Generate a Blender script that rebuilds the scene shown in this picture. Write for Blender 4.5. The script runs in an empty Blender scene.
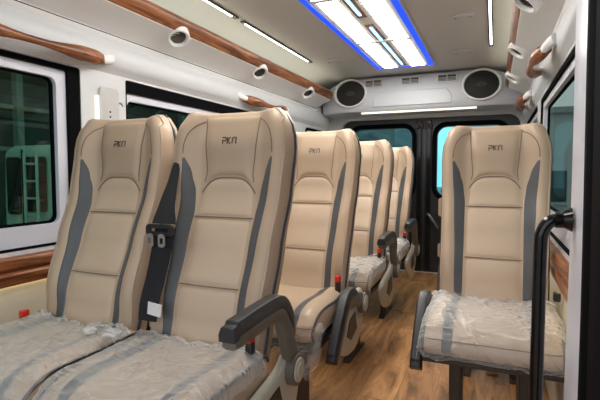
import bpy, bmesh, math, random
from mathutils import Vector, Matrix, noise
random.seed(7)
S = bpy.context.scene
COL = S.collection
PI = math.pi

# ------------------------------------------------------------------ materials
def mat(name, col, rough=.5, metal=0, spec=.5, coat=0, emit=None, es=0, bump=None, sheen=0):
    m = bpy.data.materials.new(name); m.use_nodes = True
    nt = m.node_tree; b = nt.nodes['Principled BSDF']
    b.inputs['Base Color'].default_value = (*col, 1)
    b.inputs['Roughness'].default_value = rough
    b.inputs['Metallic'].default_value = metal
    b.inputs['Specular IOR Level'].default_value = spec
    b.inputs['Coat Weight'].default_value = coat
    if emit:
        b.inputs['Emission Color'].default_value = (*emit, 1)
        b.inputs['Emission Strength'].default_value = es
    if bump:
        sc, st, dist = bump
        tc = nt.nodes.new('ShaderNodeTexCoord'); n = nt.nodes.new('ShaderNodeTexNoise')
        n.inputs['Scale'].default_value = sc; n.inputs['Detail'].default_value = 5
        bp = nt.nodes.new('ShaderNodeBump'); bp.inputs['Strength'].default_value = st; bp.inputs['Distance'].default_value = dist
        nt.links.new(tc.outputs['Object'], n.inputs['Vector']); nt.links.new(n.outputs['Fac'], bp.inputs['Height'])
        nt.links.new(bp.outputs['Normal'], b.inputs['Normal'])
    return m

M = {}
M['leather'] = mat('beige_leather', (.52, .385, .275), .40, bump=(260, .12, .002))
M['panel_leather'] = mat('pale_beige_leather', (.60, .455, .33), .43, bump=(420, .2, .002))
M['grey_leather'] = mat('grey_leather', (.095, .097, .105), .42, bump=(260, .12, .002))
M['seam'] = mat('brown_thread', (.20, .13, .085), .7)
M['piping'] = mat('dark_piping', (.035, .035, .05), .5)
M['black'] = mat('black_plastic', (.012, .012, .014), .38, bump=(300, .1, .001))
M['pad'] = mat('charcoal_pad', (.022, .023, .027), .42, bump=(200, .1, .001))
M['taupe'] = mat('taupe_plastic', (.135, .12, .10), .45)
M['stone'] = mat('stone_plastic', (.46, .43, .36), .45)
M['darkmetal'] = mat('dark_metal', (.05, .042, .036), .5, metal=.3)
M['white'] = mat('white_trim', (.66, .668, .69), .38, bump=(60, .03, .002))
M['lilac'] = mat('cool_white_paint', (.70, .71, .80), .3)
M['ceiling'] = mat('warm_grey_liner', (.68, .685, .68), .62, bump=(500, .1, .001))
M['cream'] = mat('cream_wall_lining', (.62, .57, .45), .6)
M['gasket'] = mat('black_rubber', (.004, .004, .005), .85, spec=.05)
M['door'] = mat('black_door_lining', (.02, .02, .023), .35)
M['gloss'] = mat('gloss_black', (.005, .005, .006), .16)
M['chrome'] = mat('chrome', (.45, .45, .47), .3, metal=1)
M['silver'] = mat('silver_plastic', (.55, .54, .53), .35)
M['duct'] = mat('duct_white', (.86, .86, .86), .4)
M['console'] = mat('pale_grey_console', (.62, .635, .69), .4)
M['red'] = mat('red_button', (.75, .03, .015), .35)
M['webbing'] = mat('black_webbing', (.008, .008, .012), .75, bump=(500, .4, .001))
M['paper'] = mat('white_paper', (.8, .8, .78), .7)
M['mesh_grille'] = mat('speaker_grille', (.006, .006, .006), .6, bump=(900, .5, .002))
M['panel_light'] = mat('panel_diffuser', (.9, .9, .88), .5, emit=(1, .965, .87), es=15)
M['blue_light'] = mat('blue_led', (.02, .06, .4), .5, emit=(.0, .065, 1), es=.85)
M['centre_light'] = mat('ice_led', (.3, .6, .9), .5, emit=(.25, .62, 1), es=2.2)
M['strip_light'] = mat('cool_led', (.9, .9, .9), .5, emit=(.95, .97, 1), es=5)
M['ring'] = mat('bright_white_ring', (.9, .9, .9), .3)
M['bar_light'] = mat('bar_led', (.9, .9, .8), .5, emit=(1, .96, .84), es=.55)
M['cove_light'] = mat('cove_led', (.9, .9, .7), .5, emit=(1, .96, .74), es=4.0)
M['amber_light'] = mat('warm_led', (.9, .8, .5), .5, emit=(1, .80, .42), es=5)
M['lamp_white'] = mat('lamp_white', (.9, .9, .8), .5, emit=(1, .97, .75), es=.8)
M['logo'] = mat('logo_print', (.055, .045, .045), .5)
M['logo_edge'] = mat('logo_edge', (.72, .66, .6), .5)
M['concrete'] = mat('concrete', (.28, .28, .26), .9, bump=(8, .3, .02))
M['shed'] = mat('shed_sheet', (.05, .085, .075), .8, bump=(6, .3, .02))
M['shedbeam'] = mat('shed_beam', (.40, .46, .43), .7)
M['truck'] = mat('truck_paint', (.62, .72, .67), .35)
M['truckglass'] = mat('truck_glass', (.015, .02, .02), .1)
M['house'] = mat('pale_render', (.62, .68, .70), .8)
M['house_dark'] = mat('dark_render', (.09, .12, .11), .8)
M['housewin'] = mat('house_window', (.05, .07, .08), .2)
M['leaf'] = mat('shrub_leaf', (.05, .11, .03), .7)

def wood(name, c1, c2, c3, rough, scale, coat=.4):
    m = bpy.data.materials.new(name); m.use_nodes = True
    nt = m.node_tree; b = nt.nodes['Principled BSDF']; L = nt.links
    tc = nt.nodes.new('ShaderNodeTexCoord'); mp = nt.nodes.new('ShaderNodeMapping')
    mp.inputs['Scale'].default_value = scale
    n = nt.nodes.new('ShaderNodeTexNoise'); n.inputs['Scale'].default_value = 1; n.inputs['Detail'].default_value = 8
    n.inputs['Distortion'].default_value = 1.2; n.inputs['Roughness'].default_value = .62
    r = nt.nodes.new('ShaderNodeValToRGB')
    e = r.color_ramp.elements; e[0].position = .34; e[0].color = (*c1, 1); e[1].position = .68; e[1].color = (*c3, 1)
    k = e.new(.5); k.color = (*c2, 1)
    L.new(tc.outputs['Object'], mp.inputs['Vector']); L.new(mp.outputs[0], n.inputs['Vector'])
    L.new(n.outputs['Fac'], r.inputs[0]); L.new(r.outputs[0], b.inputs['Base Color'])
    b.inputs['Roughness'].default_value = rough; b.inputs['Coat Weight'].default_value = coat
    b.inputs['Coat Roughness'].default_value = .2
    return m
M['wood'] = wood('walnut_veneer', (.05, .014, .006), (.25, .075, .023), (.48, .19, .07), .35, (34, 3.0, 34), .12)

def floor_mat():
    m = bpy.data.materials.new('oak_laminate'); m.use_nodes = True
    nt = m.node_tree; b = nt.nodes['Principled BSDF']; L = nt.links; N = nt.nodes.new
    tc = N('ShaderNodeTexCoord')
    mp = N('ShaderNodeMapping'); mp.inputs['Rotation'].default_value = (0, 0, PI/2)
    br = N('ShaderNodeTexBrick'); br.inputs['Scale'].default_value = 1
    br.inputs['Brick Width'].default_value = .95; br.inputs['Row Height'].default_value = .155
    br.inputs['Mortar Size'].default_value = .0016; br.inputs['Color1'].default_value = (.1, .1, .1, 1)
    br.inputs['Color2'].default_value = (.9, .9, .9, 1); br.inputs['Mortar'].default_value = (.0, .0, .0, 1); br.offset = .37
    L.new(tc.outputs['Object'], mp.inputs['Vector']); L.new(mp.outputs[0], br.inputs['Vector'])
    ad = N('ShaderNodeVectorMath'); ad.operation = 'MULTIPLY_ADD'
    L.new(br.outputs['Color'], ad.inputs[0]); ad.inputs[1].default_value = (3.1, 1.7, 5.3); L.new(tc.outputs['Object'], ad.inputs[2])
    m2 = N('ShaderNodeMapping'); m2.inputs['Scale'].default_value = (14, 2.2, 10); L.new(ad.outputs[0], m2.inputs['Vector'])
    n = N('ShaderNodeTexNoise'); n.inputs['Scale'].default_value = 1; n.inputs['Detail'].default_value = 9; n.inputs['Distortion'].default_value = 1.0
    n.inputs['Roughness'].default_value = .66
    L.new(m2.outputs[0], n.inputs['Vector'])
    r = N('ShaderNodeValToRGB'); e = r.color_ramp.elements
    e[0].position = .3; e[0].color = (.13, .052, .017, 1); e[1].position = .7; e[1].color = (.74, .40, .175, 1)
    k = e.new(.5); k.color = (.48, .23, .085, 1)
    L.new(n.outputs['Fac'], r.inputs[0])
    mx = N('ShaderNodeMix'); mx.data_type = 'RGBA'; mx.blend_type = 'MULTIPLY'; mx.inputs[0].default_value = 1
    r2 = N('ShaderNodeValToRGB'); e = r2.color_ramp.elements; e[0].position = 0; e[0].color = (.6, .55, .52, 1); e[1].position = 1; e[1].color = (1.15, 1.15, 1.15, 1)
    k = e.new(.08); k.color = (.82, .8, .78, 1)
    L.new(br.outputs['Color'], r2.inputs[0]); L.new(r.outputs[0], mx.inputs[6]); L.new(r2.outputs[0], mx.inputs[7])
    L.new(mx.outputs[2], b.inputs['Base Color'])
    b.inputs['Roughness'].default_value = .42
    return m
M['floor'] = floor_mat()

def glass(name, tint, refl=.06):
    m = bpy.data.materials.new(name); m.use_nodes = True; nt = m.node_tree; nt.nodes.clear(); N = nt.nodes.new
    o = N('ShaderNodeOutputMaterial'); t = N('ShaderNodeBsdfTransparent'); t.inputs[0].default_value = (*tint, 1)
    g = N('ShaderNodeBsdfGlossy'); g.inputs['Roughness'].default_value = .03
    mx = N('ShaderNodeMixShader'); mx.inputs[0].default_value = refl
    nt.links.new(t.outputs[0], mx.inputs[1]); nt.links.new(g.outputs[0], mx.inputs[2]); nt.links.new(mx.outputs[0], o.inputs[0])
    return m
M['glass_left'] = glass('green_tinted_glass', (.34, .52, .44), .04)
M['glass_right'] = glass('grey_tinted_glass', (.46, .52, .49), .05)
M['glass_rear'] = glass('cyan_tinted_glass', (.46, .84, .90), .05)

def plastic_mat():
    m = bpy.data.materials.new('clear_plastic_film'); m.use_nodes = True; nt = m.node_tree; nt.nodes.clear(); N = nt.nodes.new; L = nt.links.new
    o = N('ShaderNodeOutputMaterial'); t = N('ShaderNodeBsdfTransparent'); t.inputs[0].default_value = (.97, .97, .97, 1)
    g = N('ShaderNodeBsdfPrincipled'); g.inputs['Base Color'].default_value = (.80, .80, .80, 1); g.inputs['Roughness'].default_value = .3
    g.inputs['Specular IOR Level'].default_value = .9
    tc = N('ShaderNodeTexCoord'); mp = N('ShaderNodeMapping'); mp.inputs['Rotation'].default_value = (.3, .2, .6); mp.inputs['Scale'].default_value = (5, 17, 12)
    n = N('ShaderNodeTexNoise'); n.inputs['Scale'].default_value = 1.3; n.inputs['Detail'].default_value = 6; n.inputs['Distortion'].default_value = 1.6; n.inputs['Roughness'].default_value = .55
    try: n.noise_type = 'RIDGED_MULTIFRACTAL'
    except Exception: pass
    L(tc.outputs['Object'], mp.inputs[0]); L(mp.outputs[0], n.inputs['Vector'])
    bp = N('ShaderNodeBump'); bp.inputs['Strength'].default_value = .8; bp.inputs['Distance'].default_value = .012
    L(n.outputs['Fac'], bp.inputs['Height']); L(bp.outputs['Normal'], g.inputs['Normal'])
    lw = N('ShaderNodeLayerWeight'); lw.inputs['Blend'].default_value = .35; L(bp.outputs['Normal'], lw.inputs['Normal'])
    r = N('ShaderNodeMapRange'); r.inputs['From Min'].default_value = 0; r.inputs['From Max'].default_value = 1; r.inputs['To Min'].default_value = .16; r.inputs['To Max'].default_value = .72
    L(lw.outputs['Facing'], r.inputs['Value'])
    rr = N('ShaderNodeMapRange'); rr.inputs['From Min'].default_value = .55; rr.inputs['From Max'].default_value = 1.25; rr.inputs['To Min'].default_value = 0; rr.inputs['To Max'].default_value = .6
    L(n.outputs['Fac'], rr.inputs['Value'])
    ad = N('ShaderNodeMath'); ad.use_clamp = True; L(r.outputs[0], ad.inputs[0]); L(rr.outputs[0], ad.inputs[1])
    mx = N('ShaderNodeMixShader'); L(ad.outputs[0], mx.inputs[0]); L(t.outputs[0], mx.inputs[1]); L(g.outputs[0], mx.inputs[2]); L(mx.outputs[0], o.inputs[0])
    return m
M['film'] = plastic_mat()

# ------------------------------------------------------------------ helpers
def obj(name, bm, m, parent=None, smooth=True, angle=40, bevel=0, loc=None):
    bmesh.ops.recalc_face_normals(bm, faces=bm.faces)
    me = bpy.data.meshes.new(name); bm.to_mesh(me); bm.free()
    me.materials.append(m)
    if smooth:
        for p in me.polygons: p.use_smooth = True
        try: me.set_sharp_from_angle(angle=math.radians(angle))
        except Exception: pass
    o = bpy.data.objects.new(name, me); COL.objects.link(o)
    if parent: o.parent = parent
    if loc: o.location = loc
    if bevel:
        b = o.modifiers.new('bevel', 'BEVEL'); b.width = bevel; b.segments = 2; b.limit_method = 'ANGLE'; b.angle_limit = math.radians(40)
    return o
def tag(o, label, cat, group=None):
    o['label'] = label; o['category'] = cat
    if group: o['group'] = group
    return o
def struct(o): o['kind'] = 'structure'; return o
def empty(name, loc=(0, 0, 0)):
    o = bpy.data.objects.new(name, None); o.empty_display_size = .1; COL.objects.link(o); o.location = loc; return o
def NB(): return bmesh.new()
def box(bm, x0, x1, y0, y1, z0, z1):
    r = bmesh.ops.create_cube(bm, size=1)['verts']
    for v in r: v.co = Vector(((x0+x1)/2+v.co.x*(x1-x0), (y0+y1)/2+v.co.y*(y1-y0), (z0+z1)/2+v.co.z*(z1-z0)))
    return r
def cr(pts, n):  # catmull-rom resample
    P = [Vector(p) for p in pts]; out = []
    for i in range(len(P)-1):
        a = P[i-1] if i else P[0]*2-P[1]; b = P[i]; c = P[i+1]; d = P[i+2] if i+2 < len(P) else P[-1]*2-P[-2]
        for k in range(n):
            t = k/n; out.append(.5*((2*b)+(c-a)*t+(2*a-5*b+4*c-d)*t*t+(3*b-a-3*c+d)*t**3))
    out.append(P[-1]); return out
def tube(bm, pts, r, seg=8, up=(0, 0, 1), aspect=1, cap=True):
    """sweep an ellipse (r may be a list; aspect scales the second axis) along pts"""
    P = [Vector(p) for p in pts]; n = len(P); rings = []; prev = None
    for i, p in enumerate(P):
        t = (P[min(i+1, n-1)]-P[max(i-1, 0)]).normalized()
        if prev is None:
            u = Vector(up) if abs(Vector(up).dot(t)) < .95 else Vector((1, 0, 0))
        else: u = prev
        a = (u-t*u.dot(t)).normalized(); prev = a; b = t.cross(a)
        rr = r[i] if isinstance(r, (list, tuple)) else r
        rings.append([bm.verts.new(p+a*math.cos(2*PI*k/seg)*rr+b*math.sin(2*PI*k/seg)*rr*aspect) for k in range(seg)])
    for i in range(n-1):
        for k in range(seg): bm.faces.new((rings[i][k], rings[i][(k+1) % seg], rings[i+1][(k+1) % seg], rings[i+1][k]))
    if cap: bm.faces.new(rings[0]); bm.faces.new(rings[-1])
def grid(bm, f, nu, nv):
    V = [[bm.verts.new(f(i/nu, j/nv)) for j in range(nv+1)] for i in range(nu+1)]
    for i in range(nu):
        for j in range(nv): bm.faces.new((V[i][j], V[i+1][j], V[i+1][j+1], V[i][j+1]))
    return V
def rrect(x0, x1, y0, y1, r, n=5):
    out = []
    for cx, cy, a in ((x1-r, y1-r, 0), (x0+r, y1-r, 90), (x0+r, y0+r, 180), (x1-r, y0+r, 270)):
        for k in range(n+1):
            t = math.radians(a+90*k/n); out.append((cx+r*math.cos(t), cy+r*math.sin(t)))
    return out
def plate(bm, outer, holes, f, d):
    """flat plate with holes: 2D loops, f maps (a,b,depth)->3D, thickness d"""
    new = bmesh.new(); edges = []
    for lp in [outer]+holes:
        vs = [new.verts.new((p[0], p[1], 0)) for p in lp]
        edges += [new.edges.new((vs[i], vs[(i+1) % len(vs)])) for i in range(len(vs))]
    bmesh.ops.triangle_fill(new, edges=edges, use_beauty=True, use_dissolve=False)
    new.verts.ensure_lookup_table()
    V0 = [bm.verts.new(f(v.co.x, v.co.y, 0)) for v in new.verts]; V1 = [bm.verts.new(f(v.co.x, v.co.y, d)) for v in new.verts]
    new.verts.index_update()
    for fc in new.faces:
        ids = [v.index for v in fc.verts]
        bm.faces.new([V0[i] for i in ids]); bm.faces.new([V1[i] for i in reversed(ids)])
    for e in new.edges:
        if len(e.link_faces) == 1:
            a, b = e.verts[0].index, e.verts[1].index
            bm.faces.new((V0[a], V0[b], V1[b], V1[a]))
    new.free()
def cyl(bm, c, axis, r0, r1, h, seg=24):
    c = Vector(c); ax = Vector(axis).normalized(); a = ax.orthogonal().normalized(); b = ax.cross(a)
    A = [bm.verts.new(c+(a*math.cos(2*PI*k/seg)+b*math.sin(2*PI*k/seg))*r0) for k in range(seg)]
    B = [bm.verts.new(c+ax*h+(a*math.cos(2*PI*k/seg)+b*math.sin(2*PI*k/seg))*r1) for k in range(seg)]
    for k in range(seg): bm.faces.new((A[k], A[(k+1) % seg], B[(k+1) % seg], B[k]))
    bm.faces.new(A); bm.faces.new(B)
def interp(tab, z):
    if z <= tab[0][0]: return tab[0][1]
    for (a, p), (b, q) in zip(tab, tab[1:]):
        if z <= b:
            t = (z-a)/(b-a); return p+(q-p)*(t*t*(3-2*t)*.5+t*.5)
    return tab[-1][1]
def sm(t): t = max(0, min(1, t)); return t*t*(3-2*t)

# ------------------------------------------------------------------ the seat (faces -Y, origin on the floor below the crease of back and cushion)
ZB, ZT = .43, 1.18
Wt = [(.43, .198), (.6, .199), (.8, .202), (.95, .207), (1.05, .210), (1.09, .207), (1.12, .199), (1.147, .188), (1.168, .174), (1.18, .158)]
Yt = [(.43, -.015), (.55, .015), (.75, .085), (.92, .142), (1.05, .165), (1.19, .178)]
REC = .03
def BW(z): return interp(Wt, z)
def YB(z): return interp(Yt, z)+REC*(z-.45)
def FY(x, z):
    """y of the front face of the backrest"""
    w = BW(z); s = abs(x)/max(w, .01); s = min(s, 1)
    y = YB(z)
    y -= .040*sm((s-.50)/.36)*sm((z-.43)/.25) * (1 if z < 1.12 else 1-.35*sm((z-1.12)/.07))     # side bolsters come forward
    y -= .016*math.exp(-((z-1.07)/.07)**2)*(1-s*s)                  # head pad
    y -= .014*math.exp(-((z-.66)/.12)**2)*(1-s*s)                   # lumbar
    e = max(0, (s-.88)/.12); y += .020*(1-math.sqrt(max(0, 1-e*e)))   # round the edge
    tz = max(0, (z-(ZT-.03))/.03); y += .024*(1-math.sqrt(max(0, 1-tz*tz)))
    return y
def ztop(s): return .007*abs(s)**4
def shell_bm():
    bm = NB(); nf, nb = 44, 16; rows = []
    zs = [ZB+(ZT-ZB)*k/56 for k in range(54)]+[ZT-.012, ZT-.006, ZT-.002, ZT]
    for z in zs:
        w = BW(z); ring = []
        thick = .095-.02*sm((z-.5)/.6)
        tz = max(0, (z-(ZT-.035))/.035); yb = YB(z)+thick-(thick-.02)*(1-math.sqrt(max(0, 1-tz*tz)))
        for k in range(nf+1):
            s = math.sin((k/nf*2-1)*PI/2*.999)*.5+(k/nf*2-1)*.5
            ring.append((s*w, FY(s*w, z), z+ztop(s)*sm((z-1.1)/.08)))
        for k in range(nb+1):
            s = 1-2*k/nb; q = max(0, (abs(s)-.7)/.3)
            yy = yb-.028*(1-math.sqrt(max(0, 1-q*q)))
            ring.append((s*(w+.002), max(yy, FY(s*w, z)+.004), z+ztop(s)*sm((z-1.1)/.08)))
        rows.append([bm.verts.new(p) for p in ring])
    n = len(rows[0])
    for a, b in zip(rows, rows[1:]):
        for k in range(n): bm.faces.new((a[k], a[(k+1) % n], b[(k+1) % n], b[k]))
    bm.faces.new(rows[0]); 
    top = rows[-1]
    for k in range(nf//1):   # close the top between front and back runs
        pass
    bm.faces.new(top)
    return bm
def patch(bm, xl, xr, zb, zt, H=.006, nu=14, nv=26, sink=.003):
    def f(a, b):
        z0 = zb(a) if callable(zb) else zb; z1 = zt(a) if callable(zt) else zt
        z = z0+(z1-z0)*b; x = xl(z)+(xr(z)-xl(z))*a
        h = H*(1-(2*a-1)**8)*(1-(2*b-1)**12)-sink
        return Vector((x, FY(x, z)-h, z))
    grid(bm, f, nu, nv)
arch = lambda a: .962-.050*abs(2*a-1)**4.6
hwC = [(.43, .106), (.84, .107), (.91, .100), (.975, .086), (1.1, .096), (1.19, .103)]
xo = [(.43, .144), (.64, .147), (.85, .158), (.96, .166), (1.02, .168), (1.055, .167)]
xi = [(.43, .108), (.64, .108), (.85, .109), (.92, .117), (.98, .133), (1.055, .1665)]
def surf_line(bm, pts, r=.0016, off=.0005, n=6):
    P = cr([(x, 0, z) for x, z in pts], n)
    tube(bm, [(p.x, FY(p.x, p.z)-off, p.z) for p in P], r, 6)
def logo_strokes():
    # three block letters, unit heights 0..1: list of polylines
    return [[(0.0, .95), (.42, .95), (.50, .72), (.42, .48), (.16, .48)], [(.06, .62), (.06, .05)],
            [(.98, .98), (.72, .55), (.98, .05)], [(.62, .98), (.66, .5), (.62, .05)],
            [(1.22, .05), (1.22, .70), (1.36, .95), (1.66, .95), (1.66, .05)]]
# cushion side profile (y, z): closed loop run from back-bottom over the top to front-bottom
CP = [(.03, .375), (.035, .43), (.02, .470), (-.05, .480), (-.13, .476), (-.22, .480), (-.295, .476), (-.345, .460), (-.382, .435), (-.398, .405), (-.392, .382), (-.36, .372), (-.2, .370), (-.05, .37)]
CPS = cr([(0, y, z) for y, z in CP]+[(0, CP[0][0], CP[0][1])], 4)[:-1]
CC = Vector((0, -.185, .425))
def cush_pt(i, s, hw=.215, off=0.0):
    p = CPS[i % len(CPS)]; q = max(0, (abs(s)-.80)/.20); e = .028*(1-math.sqrt(max(0, 1-q*q)))
    d = Vector((0, max(-1, min(1, (p.y-CC.y)/.20)), max(-1, min(1, (p.z-CC.z)/.065))))
    d.normalize()
    top = 1 if p.z > .45 else 0
    lift = .010*sm((abs(s)-.45)/.25)*(1-q)*top - .004*math.exp(-(s/.4)**2)*top
    return Vector((s*hw, p.y-d.y*(e-off), p.z-d.z*(e-off)+lift))
def cushion_bm():
    bm = NB(); N_ = len(CPS); ns = 34; R = []
    for k in range(ns+1):
        t = k/ns*2-1; s = math.sin(t*PI/2)*.45+t*.55
        R.append([bm.verts.new(cush_pt(i, s)) for i in range(N_)])
    for k in range(ns):
        for i in range(N_): bm.faces.new((R[k][i], R[k][(i+1) % N_], R[k+1][(i+1) % N_], R[k+1][i]))
    bm.faces.new(R[0]); bm.faces.new(R[-1]); return bm
def cush_strip(bm, sa, sb, i0, i1, H=.004):
    def f(a, b):
        i = i0+(i1-i0)*b; i_ = int(min(i, i1-1e-6)); fr = i-i_
        s = sa+(sb-sa)*a; h = H*(1-(2*a-1)**6)*(1-(2*b-1)**10)-.002
        return cush_pt(i_, s, off=h).lerp(cush_pt(i_+1, s, off=h), fr)
    grid(bm, f, 8, (i1-i0)*2)

ARM = [(-.238, .610), (-.20, .611), (-.10, .616), (-.02, .616), (.024, .604), (.056, .566), (.083, .51), (.102, .455), (.12, .40)]
def armrest(parent, side, down):
    """grey curved arm with black pad; turns about its pivot"""
    px, py, pz = side*.246, .105, .40
    piv = empty('armrest', (px, py, pz)); piv.parent = parent
    P = cr([(0, y-py, z-pz) for y, z in ARM], 4); n = len(P)
    bm = NB(); rings = []
    for i, p in enumerate(P):
        t = (P[min(i+1, n-1)]-P[max(i-1, 0)]).normalized(); nrm = Vector((0, -t.z, t.y))
        u = i/(n-1); hh = .030*(.72+.28*sm(u*5)) if u < .5 else .030+.010*sm((u-.5)/.4)
        hw = .019; off = nrm*(-.014 if u < .75 else -.014+.014*sm((u-.75)/.25))
        rings.append([bm.verts.new(p+off+nrm*hh*b_*.8+Vector((hw*a_, 0, 0))) for a_, b_ in ((-1, -.6), (-.6, -1), (.6, -1), (1, -.6), (1, .6), (.6, 1), (-.6, 1), (-1, .6))])
    for a, b in zip(rings, rings[1:]):
        for k in range(8): bm.faces.new((a[k], a[(k+1) % 8], b[(k+1) % 8], b[k]))
    bm.faces.new(rings[0]); bm.faces.new(rings[-1])
    cyl(bm, (-.024, 0, 0), (1, 0, 0), .047, .047, .048, 32)
    arm = obj('armrest_body', bm, M['taupe'], piv, bevel=.002)
    bm = NB(); rings = []; m = int(n*.80)
    for i in range(m):
        p = P[i]; t = (P[min(i+1, n-1)]-P[max(i-1, 0)]).normalized(); nrm = Vector((0, -t.z, t.y)); u = i/(m-1)
        q = p+nrm*(.016 if u > .06 else .008)+(Vector((0, -.010, -.002)) if i == 0 else Vector())
        hw = .022 if u < .85 else .022-.008*(u-.85)/.15; hh = .017 if u < .8 else .017-.012*(u-.8)/.2
        rings.append([bm.verts.new(q+nrm*hh*b_+Vector((hw*a_, 0, 0))) for a_, b_ in ((-1, -1), (1, -1), (1.02, 0), (.72, 1), (0, 1.08), (-.72, 1), (-1.02, 0))])
    for a, b in zip(rings, rings[1:]):
        for k in range(7): bm.faces.new((a[k], a[(k+1) % 7], b[(k+1) % 7], b[k]))
    bm.faces.new(rings[0]); bm.faces.new(rings[-1])
    obj('arm_pad', bm, M['pad'], piv, bevel=.002)
    bm = NB()
    xx = .024*side
    cyl(bm, (xx, 0, 0), (side, 0, 0), .036, .034, .004, 32); cyl(bm, (xx+.004*side, 0, 0), (side, 0, 0), .022, .020, .003, 32)
    obj('pivot_cap', bm, M['stone'], piv)
    piv.rotation_euler = (math.radians(down), 0, 0)
    return piv

def side_panel(parent, side):
    prof = [(.175, .44), (.185, .36), (.15, .27), (.07, .215), (-.04, .21), (-.14, .25), (-.20, .32), (-.20, .37), (-.10, .40), (.02, .42), (.09, .455), (.14, .46)]
    P = cr([(0, y, z) for y, z in prof]+[(0, *prof[0])], 4)[:-1]
    bm = NB(); sec = []
    for dx, sc in ((.222, .97), (.226, 1.0), (.236, .99), (.243, .93), (.246, .82)):
        sec.append([bm.verts.new((side*dx, -.01+(p.y+.01)*sc, .335+(p.z-.335)*sc)) for p in P])
    n = len(P)
    for a, b in zip(sec, sec[1:]):
        for k in range(n): bm.faces.new((a[k], a[(k+1) % n], b[(k+1) % n], b[k]))
    bm.faces.new(sec[0]); bm.faces.new(sec[-1])
    o = obj('side_cover', bm, M['stone'], parent)
    bm = NB(); pr = [(.02, .385), (-.06, .37), (-.10, .31), (-.04, .275), (.05, .30)]
    A = [bm.verts.new((side*.2465, y, z)) for y, z in pr]; B = [bm.verts.new((side*.2495, y*.96, .33+(z-.33)*.94)) for y, z in pr]
    for k in range(5): bm.faces.new((A[k], A[(k+1) % 5], B[(k+1) % 5], B[k]))
    bm.faces.new(A); bm.faces.new(B)
    obj('inset_panel', bm, M['black'], o, bevel=.002)

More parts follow.
